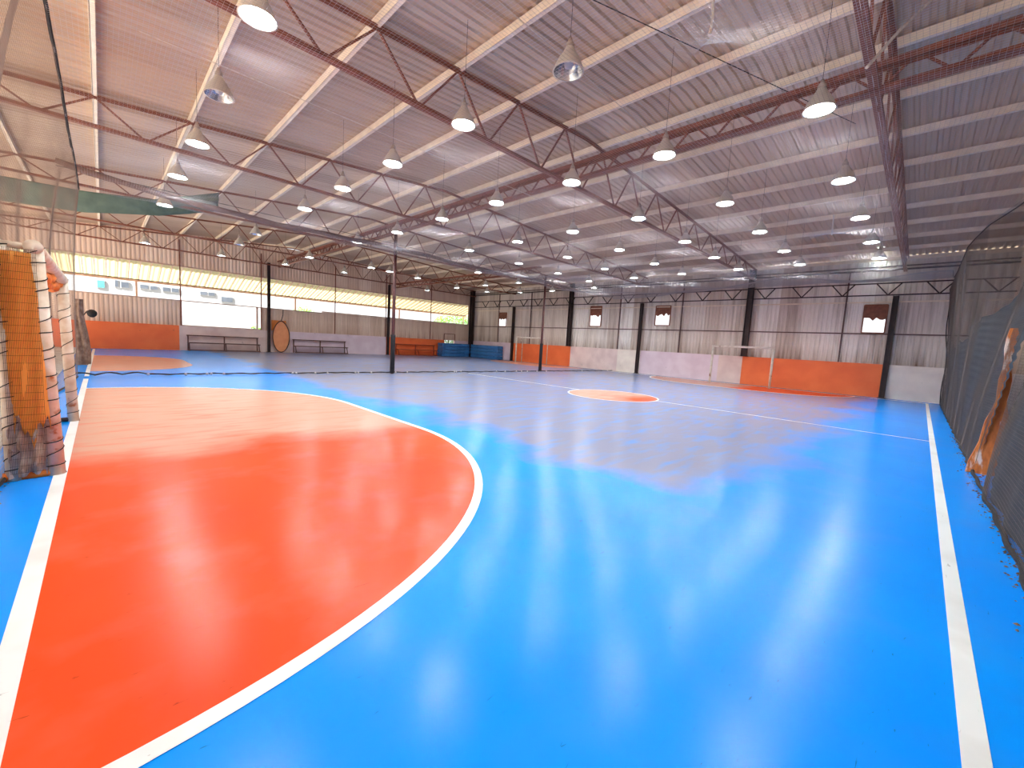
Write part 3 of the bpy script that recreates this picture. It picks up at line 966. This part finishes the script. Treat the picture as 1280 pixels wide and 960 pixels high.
# ------------------------------------------------------------------ dividing posts, rope and rolled net
def divider_post(x, y, ztop, label):
    o = empty('dividing_post', (x, y, 0), label, 'post', 'tall posts between the courts')
    MB().tube([(x, y, 0), (x, y, ztop)], 0.042, 12).build('pole', M['post'], o, smooth=True)
    MB().tube([(x, y, 0.02), (x, y, 1.02), (x, y, 1.03)], 0.06, 12).build('padding', M['black'], o, smooth=True)
    return o
divider_post(5.423, 9.91, 3.62, 'tall dark post between the courts, nearer the left, in front of the long window')
divider_post(11.464, 9.98, 3.48, 'tall dark post between the courts in front of the small goal')
pts = []
for k in range(240):
    t = k / 239
    x = -0.32 + 16.4 * t
    y = 10.22 - 0.5 * t + 0.02 * math.sin(x * 5) + 0.015 * math.sin(x * 13)
    if x < 0.6:
        z = 0.02 + 0.04 * abs(math.sin(x * 9 + 1.0))
    else:
        z = 0.018 + 0.012 * abs(math.sin(x * 7))
    pts.append((x, y, z))
pts = [(-0.42, 10.25, 0.14), (-0.37, 10.24, 0.06)] + pts
rp = empty('floor_rope', (8, 10, 0), 'lumpy dark rope lying on the floor between the two courts', 'rope')
MB().tube(pts, [0.010 + 0.006 * abs(math.sin(k * 0.9)) for k in range(len(pts))], 6).build('rope', M['rope_dark'], rp)
mb = MB()
for k in sorted(random.sample(range(8, len(pts)), 26)):
    x, y, z = pts[k]
    mb.lathe([(0, 0.03), (0.018, 0.022), (0.026, 0.0), (0.018, -0.012), (0, -0.016)], 6, (x + 0.01, y - 0.02, 0.017))
mb.build('pale_tatters', M['net'], rp)
pts = []
for k in range(90):
    x = -0.45 + (XF - 0.4) * k / 89
    z = 3.30 + 0.10 * math.exp(-x / 0.7) - 0.05 * math.sin(x * math.pi / 5.5) ** 2 + 0.01 * math.sin(x * 4)
    pts.append((x, 10.1, z))
rl = empty('rolled_net', (7.5, 10, 3.25), 'brown net rolled up along a cable above the dividing posts', 'net')
MB().tube(pts, [0.042 + 0.014 * abs(math.sin(k * 0.7)) for k in range(90)], 8).build('roll', M['hose'], rl, smooth=True)
MB().tube([(x, 10.1, 3.40) for x in np.linspace(-0.45, 16.2, 12)], 0.006, 5).build('cable', M['rope_dark'], rl)

# drawn divider net bunched at the left end, with a dark ball-shaped fitting
mb = MB()
def bunch(u, v):
    a = u * 2 * math.pi
    z = 1.4 * v
    r = (0.05 + 0.06 * (1 - v)) * (1 + 0.25 * math.sin(a * 5 + v * 3))
    return (-0.33 + r * math.cos(a) + 0.02 * math.sin(v * 6), 12.9 + 2.2 * r * math.sin(a), z)
mb.grid(bunch, 30, 14)
tag(mb.build('gathered_net', M['brown_cloth'], smooth=True), 'bundle of brown netting gathered upright at the left goal line, beyond the floor rope', 'net')
fan = empty('wall_lamp', (-0.22, 17.0, 1.1), 'dark round fitting above the orange wall at the left end of the long window', 'lamp')
MB().lathe([(0.0, 0.12), (0.05, 0.11), (0.1, 0.06), (0.11, 0.0), (0.09, -0.06), (0.04, -0.1), (0, -0.11)], 14, (-0.2, 17.0, 1.14)).build('shade', M['black'], fan, smooth=True)
MB().tube([(-0.42, 17.0, 1.0), (-0.3, 17.0, 1.2), (-0.2, 17.0, 1.25)], 0.015, 6).build('arm', M['rust_dark'], fan)
MB().tube([(-0.42, 17.0, 0.0), (-0.42, 17.0, 1.05)], 0.02, 6).build('stand', M['rust_dark'], fan)

# green tarpaulin hanging under the roof
mb = MB()
def tarp(u, v):
    x = -1.9 + 3.95 * u
    top = float(np.interp(x, [-1.9, -0.18, 0.85, 2.05], [3.46, 3.52, 3.64, 4.12]))
    bot = float(np.interp(x, [-1.9, -0.18, 0.98, 2.05], [3.05, 3.12, 3.36, 3.74]))
    sag = 0.05 * math.sin(u * 9) * v
    pl = 0.04 * math.sin(v * 16 + u * 5) * max(0, u - 0.6) * 2
    return (x, 12.15 + sag + pl + 0.15 * v, top + (bot - top) * v)
mb.grid(tarp, 40, 12)
tag(mb.build('green_tarpaulin', M['tarp'], smooth=True, solid=0.004), 'dark green tarpaulin slung under the roof at upper left', 'tarpaulin')

# ------------------------------------------------------------------ goals
def far_goal(x, y0, y1, h, depth, label, r=0.036):
    o = empty('football_goal', (x, (y0 + y1) / 2, 0), label, 'goal', 'white goals on the far wall')
    for y in (y0, y1):
        MB().tube([(x, y, 0), (x, y, h)], r, 12).build('post', M['white'], o, smooth=True)
    MB().tube([(x, y0 - r, h), (x, y1 + r, h)], r, 12).build('crossbar', M['white'], o, smooth=True)
    if depth:
        for s, y in ((-1, y0), (1, y1)):
            MB().tube([(x, y, h), (x + depth * 0.5, y, h - 0.02), (x + depth, y, h - 0.25), (x + depth, y, 0)], r * 0.6, 8).build('rear_stanchion', M['white'], o, smooth=True)
    return o
far_goal(15.3, 3.42, 5.28, 1.3, 0, 'white far goal standing against the lavender and orange wall panels')
far_goal(15.35, 13.35, 15.1, 1.3, 0.45, 'small white goal of the second court in front of the orange wall')

def near_goal():
    o = empty('football_goal', (-0.3, 4.78, 0), 'near white goal with lashed orange netting at left edge', 'goal')
    r = 0.041
    A0, A1 = (-0.235, 3.82, 0.0), (-0.275, 3.80, 1.40)
    B0, B1 = (-0.225, 5.75, 0.0), (-0.255, 5.75, 1.34)
    C0, C1 = (-0.405, 3.80, 0.0), (-0.405, 3.80, 1.40)
    D0, D1 = (-0.40, 5.75, 0.0), (-0.40, 5.75, 1.32)
    def lash(p, q, rr, turns, par, name='net_lashing'):
        p, q = Vector(p), Vector(q)
        mb = MB()
        n = turns * 12
        d = q - p
        mb.tube([p + d * (k / n + 0.18 / turns * math.sin(k * 0.31)) + Vector((math.cos(2 * math.pi * k / 12) * rr * 1.05, math.sin(2 * math.pi * k / 12) * rr * 1.05, 0)) for k in range(n + 1)], 0.0032, 4)
        mb.build(name, M['rope_dark'], par)
    for nm, a, b, rr, tn in (('post', A0, A1, r, 17), ('post', B0, B1, r * 0.95, 12), ('rear_stanchion', C0, C1, r * 0.85, 16), ('rear_stanchion', D0, D1, r * 0.6, 10)):
        p = MB().tube([a, b], rr, 14).build(nm, M['white_post'], o, smooth=True)
        lash(a, b, rr, tn, p)
    MB().tube([Vector(A1) + Vector((0, -0.04, 0)), Vector(B1) + Vector((0, 0.04, 0))], r, 14).build('crossbar', M['white_post'], o, smooth=True)
    MB().tube([A1, C1], r * 0.5, 10).build('top_bar', M['white_post'], o, smooth=True)
    MB().tube([B1, D1], r * 0.5, 10).build('top_bar', M['white_post'], o, smooth=True)
    MB().tube([C1, D1], r * 0.6, 10).build('rear_bar', M['white_post'], o, smooth=True)
    MB().tube([(-0.23, 3.82, 0.02), (-0.45, 3.80, 0.02)], 0.03, 8).build('base_bar', M['orange_net'], o, smooth=True)
    MB().tube([(-0.225, 5.75, 0.02), (-0.45, 5.75, 0.02)], 0.02, 8).build('base_bar', M['rust_dark'], o, smooth=True)
    # orange side netting: crumpled sheet plus dark cords
    def side(u, v):
        x = -0.275 - 0.145 * u + 0.03 * (1 - v)
        return (x, 3.768 - 0.012 * math.sin(u * math.pi) + 0.006 * math.sin(u * 14 + v * 9) * math.sin(v * 7), 0.30 + 1.06 * v + (0.07 * math.sin(u * 9) + 0.05 * math.sin(u * 23)) * (1 - v) ** 3)
    MB().grid(side, 14, 30).build('side_netting', M['orange_cloth'], o, smooth=True, solid=0.003)
    net_object('side_cords', lambda a, b: np.stack([-0.265 - 0.15 * a, 3.748 + 0.006 * np.sin(b * 9 + a * 4), b], 1), 0.0, 1.0, 0.05, 1.38, 7.0 * cm, 0.14 * cm, M['rope_dark'], o, 0.06, ((0, 1, 0), (0, 0, 1)), ((0, 1, 0), (1, 0, 0)))
    def low(u, v):
        return (-0.27 - 0.15 * u, 3.775 + 0.015 * math.sin(u * 17) + 0.02 * math.sin(v * 13 + u * 5), 0.02 + 0.34 * v + 0.04 * math.sin(u * 11) * v)
    MB().grid(low, 16, 8).build('dirty_hem', M['hem_cloth'], o, smooth=True)
    # back netting: loose orange-brown cords from post to post, bunched below the crossbar
    net_object('back_netting', lambda a, b: np.stack([-0.40 + 0.03 * np.sin(a * 5) * np.sin(b * 4), a, b], 1), 3.82, 5.75, 0.03, 1.34, 4.5 * cm, 0.2 * cm, M['orange_net'], o, 0.1, ((1, 0, 0), (0, 0, 1)), ((1, 0, 0), (0, 1, 0)))
    net_object('top_netting', lambda a, b: np.stack([b, a, 1.36 - 0.06 * np.sin((a - 3.82) / 1.93 * math.pi) + 0.01 * np.sin(a * 20)], 1), 3.82, 5.75, -0.42, -0.27, 4.0 * cm, 0.25 * cm, M['orange_net'], o, 0.08, ((1, 0, 0), (0, 0, 1)), ((0, 1, 0), (0, 0, 1)))
    mb = MB()
    mb.tube([(-0.30 + 0.02 * math.sin(k * 1.3), 3.95 + 1.75 * k / 30, 1.27 + 0.03 * math.sin(k * 0.9)) for k in range(31)], [0.02 + 0.02 * abs(math.sin(k * 1.1)) for k in range(31)], 7)
    mb.build('bunched_netting', M['orange_net'], o, smooth=True)
    return o
near_goal()

# ------------------------------------------------------------------ along the window wall: benches, hoop, mats
def bench(x0, x1, m, label):
    y = 19.6
    o = empty('metal_bench', ((x0 + x1) / 2, y, 0), label, 'bench', 'low metal benches along the window wall')
    n = 3
    xs = [x0 + 0.04 + (x1 - x0 - 0.08) * k / (n - 1) for k in range(n)]
    MB().box(x0, x1, y + 0.1, y + 0.2, 0.56, 0.60).build('back_rail', M[m], o)
    MB().box(x0, x1, y - 0.18, y + 0.06, 0.29, 0.325).build('seat', M[m], o)
    MB().box(x0, x1, y - 0.2, y - 0.16, 0.02, 0.06).build('foot_rail', M[m], o)
    for x in xs:
        MB().bar((x, y + 0.15, 0), (x, y + 0.15, 0.58), 0.04, 0.04).build('leg', M[m], o)
        MB().bar((x, y - 0.22, 0), (x, y - 0.12, 0.30), 0.035, 0.035).build('leg', M[m], o)
        MB().bar((x, y - 0.14, 0.29), (x, y + 0.15, 0.29), 0.03, 0.03).build('bracket', M[m], o)
    return o
bench(2.25, 4.62, 'bench', 'brown metal bench under the low opening in the window wall')
bench(5.95, 8.3, 'bench', 'brown metal bench against the lavender wall right of the oval hoop')
bench(10.95, 13.4, 'bench_orange', 'orange-brown metal bench against the orange wall beside the blue mats')

hp = empty('oval_hoop', (5.49, 19.76, 0), 'tall pointed oval hoop on a cord in front of the lavender wall', 'hoop')
def oval(t):
    a = 2 * math.pi * t
    zz = math.cos(a)
    wd = 0.33 * abs(math.sin(a)) ** (1.0 if zz < 0 else 1.25)
    return (5.49 + math.copysign(wd, math.sin(a)), 19.74, 0.69 + 0.67 * zz)
MB().tube([oval(k / 48) for k in range(49)], 0.018, 7).build('rim', M['rust_dark'], hp, smooth=True)
mb = MB()
ring_pts = [oval(k / 48) for k in range(48)]
o_ = len(mb.v)
mb.v += [(p[0], p[1] + 0.012, p[2]) for p in ring_pts] + [(p[0], p[1] + 0.03, p[2]) for p in ring_pts]
mb.f.append(tuple(range(48)))
mb.f.append(tuple(reversed(range(48, 96))))
mb.f += [(k, 48 + k, 48 + (k + 1) % 48, (k + 1) % 48) for k in range(48)]
mb.build('board', M['oval_fill'], hp)
MB().tube([(5.49, 19.74, 1.38), (5.56, 19.75, 1.62), (5.58, 19.80, 1.85)], 0.015, 6).build('cord', M['rope_dark'], hp)
ob = MB().box(5.16, 5.72, 19.90, 19.935, 0.95, 1.38).build('orange_board', M['panel_orange'], bevel=0.006)
tag(ob, 'square orange board on the wall behind the oval hoop', 'board')

def mat_stack(axis):
    n = 4
    for k in range(n):
        z0, z1 = 0.19 * k + 0.008, 0.19 * (k + 1)
        mb = MB()
        if axis == 'y':
            a0, a1, b0, b1 = 13.65 + random.uniform(-.02, .02), 15.60, 19.28 + random.uniform(-.02, .02), 19.80
        else:
            a0, a1, b0, b1 = 15.64 + random.uniform(-.02, .02), 16.08, 16.85 + random.uniform(-.03, .03), 19.24
        def fn(u, v, z):
            x, y = a0 + (a1 - a0) * u, b0 + (b1 - b0) * v
            return (x, y, z + 0.003 * math.sin(x * 4 + k) * math.sin(y * 4 + 2 * k))
        mb.quadbox([fn(0, 0, z0), fn(1, 0, z0), fn(1, 1, z0), fn(0, 1, z0), fn(0, 0, z1), fn(1, 0, z1), fn(1, 1, z1), fn(0, 1, z1)])
        ob = mb.build('gym_mat', M['mat_blue'], bevel=0.05)
        pos = ['lowest', 'second from the floor', 'third from the floor', 'topmost'][k]
        tag(ob, 'blue mat stacked in the corner %s, %s' % ('below the long window' if axis == 'y' else 'near the small goal', pos), 'mat', 'blue mats stacked in the corner')
mat_stack('y')
mat_stack('x')

# ------------------------------------------------------------------ outside the long window
gr = MB().box(-30, 45, -20, 60, -0.4, -0.12).build('ground', M['gravel'])
tag(gr, kind='structure')
mb = MB()
p = 0.24 / S
us = np.arange(-5, 17.5, p / 4)
for yy, zz in ((20.06, 3.30), (22.2, 2.63)):
    for k, u in enumerate(us):
        mb.v.append((float(u), yy, zz + (0.03 / S if k % 4 in (1, 2) else 0.0)))
n = len(us)
mb.f = [(i, i + 1, n + i + 1, n + i) for i in range(n - 1)]
aw = empty('lean_to_awning', (6, 21, 2.6), 'pale ribbed awning sloping down outside the long window', 'awning')
mb.build('ribbed_sheet', M['awning'], aw)
mb = MB()
for k in range(76):
    x = -4.95 + 0.3 * k
    mb.quadbox([(x, 20.1, 3.25), (x + 0.03, 20.1, 3.25), (x + 0.03, 22.18, 2.59), (x, 22.18, 2.59), (x, 20.1, 3.29), (x + 0.03, 20.1, 3.29), (x + 0.03, 22.18, 2.63), (x, 22.18, 2.63)])
mb.build('battens', M['pale_steel'], aw)
MB().box(-5, 17.5, 22.16, 22.2, 2.55, 2.62).build('edge_beam', M['pale_steel'], aw)
for x in (-4.8, 1.0, 6.8, 12.5, 17.3):
    MB().box(x - 0.03, x + 0.03, 22.15, 22.21, -0.12, 2.58).build('prop', M['pale_steel'], aw)
bd = empty('white_building', (2, 31, -0.12), 'overexposed white building with small grey windows seen through the long window', 'building')
MB().box(-9, 9.5, 30, 36, -0.12, 4.2).build('wall', M['facade'], bd)
for (x0, x1, z0, z1, key) in ((-0.12, 0.14, 2.6, 2.95, 'teal'), (0.53, 0.64, 2.72, 3.05, 'glass_grey'), (0.76, 1.05, 2.72, 3.0, 'glass_grey'), (1.5, 1.82, 2.76, 2.96, 'glass_grey'), (1.9, 2.2, 2.76, 2.94, 'glass_grey'),
                              (2.42, 2.72, 2.74, 2.94, 'glass_grey'), (2.8, 3.1, 2.74, 2.94, 'glass_grey'), (4.08, 4.4, 2.74, 2.92, 'glass_grey'), (4.46, 4.76, 2.74, 2.92, 'glass_grey'), (5.1, 5.65, 2.46, 2.74, 'glass_grey')):
    f_ = MB().box(x0 - 0.03, x1 + 0.03, 29.95, 30.02, z0 - 0.03, z1 + 0.03).build('window', M['facade'], bd)
    MB().box(x0, x1, 29.93, 29.96, z0, z1).build('pane', M[key], f_)
M['fence_bar'] = mat('pale_blue_fence_paint', srgb(150, 168, 194), srgb(140, 158, 186), rough=0.5, scale=4)
fn_ = empty('bar_fence', (4, 25, -0.12), 'pale fence with blue-grey upright bars beyond the low opening', 'fence')
MB().box(1.8, 7.2, 24.97, 25.03, 0.95, 1.0).box(1.8, 7.2, 24.97, 25.03, 1.9, 1.95).build('rail', M['facade'], fn_)
x = 1.9
while x < 7.2:
    MB().box(x - 0.02, x + 0.02, 24.98, 25.02, -0.12, 1.95).build('bar', M['fence_bar'], fn_)
    x += 0.42

def bush(cx, cy, z0, rx, ry, rz, n, label, trunk=True):
    o = empty('leafy_tree', (cx, cy, -0.12), label, 'tree')
    mb = MB()
    for _ in range(n):
        while True:
            p = np.array([random.uniform(-1, 1) for _ in range(3)])
            if 0.25 < (p ** 2).sum() < 1: break
        c = np.array([cx, cy, z0]) + p * np.array([rx, ry, rz])
        a = Vector((random.gauss(0, 1), random.gauss(0, 1), random.gauss(0, 1))).normalized()
        b = a.orthogonal().normalized()
        s = random.uniform(0.04, 0.085)
        c = Vector(c)
        o2 = len(mb.v)
        mb.v += [tuple(c - a * s), tuple(c + b * s * 0.45), tuple(c + a * s), tuple(c - b * s * 0.45)]
        mb.f.append((o2, o2 + 1, o2 + 2, o2 + 3))
    mb.build('foliage', M['leaf'], o)
    MB().tube([(cx, cy, -0.12), (cx + 0.05, cy, z0 * 0.5), (cx, cy, z0)], [0.08, 0.06, 0.03], 7).build('trunk', M['bark'], o)
    return o
bush(17.6, 23.3, 1.9, 2.0, 0.9, 0.9, 3600, 'bright green tree seen through the right end of the long window')
bush(8.3, 25.6, 1.9, 0.7, 0.5, 0.5, 400, 'small green tree seen through the long window above the oval hoop')
bush(5.25, 23.0, 0.75, 0.3, 0.3, 0.35, 160, 'small yellow-green shrub outside the low opening')
bush(16.2, 22.3, 0.95, 0.9, 0.5, 0.7, 1500, 'green shrub outside the square hole behind the blue mats')

for ob in list(bpy.data.objects):
    if '_org' in ob:
        del ob['_org']
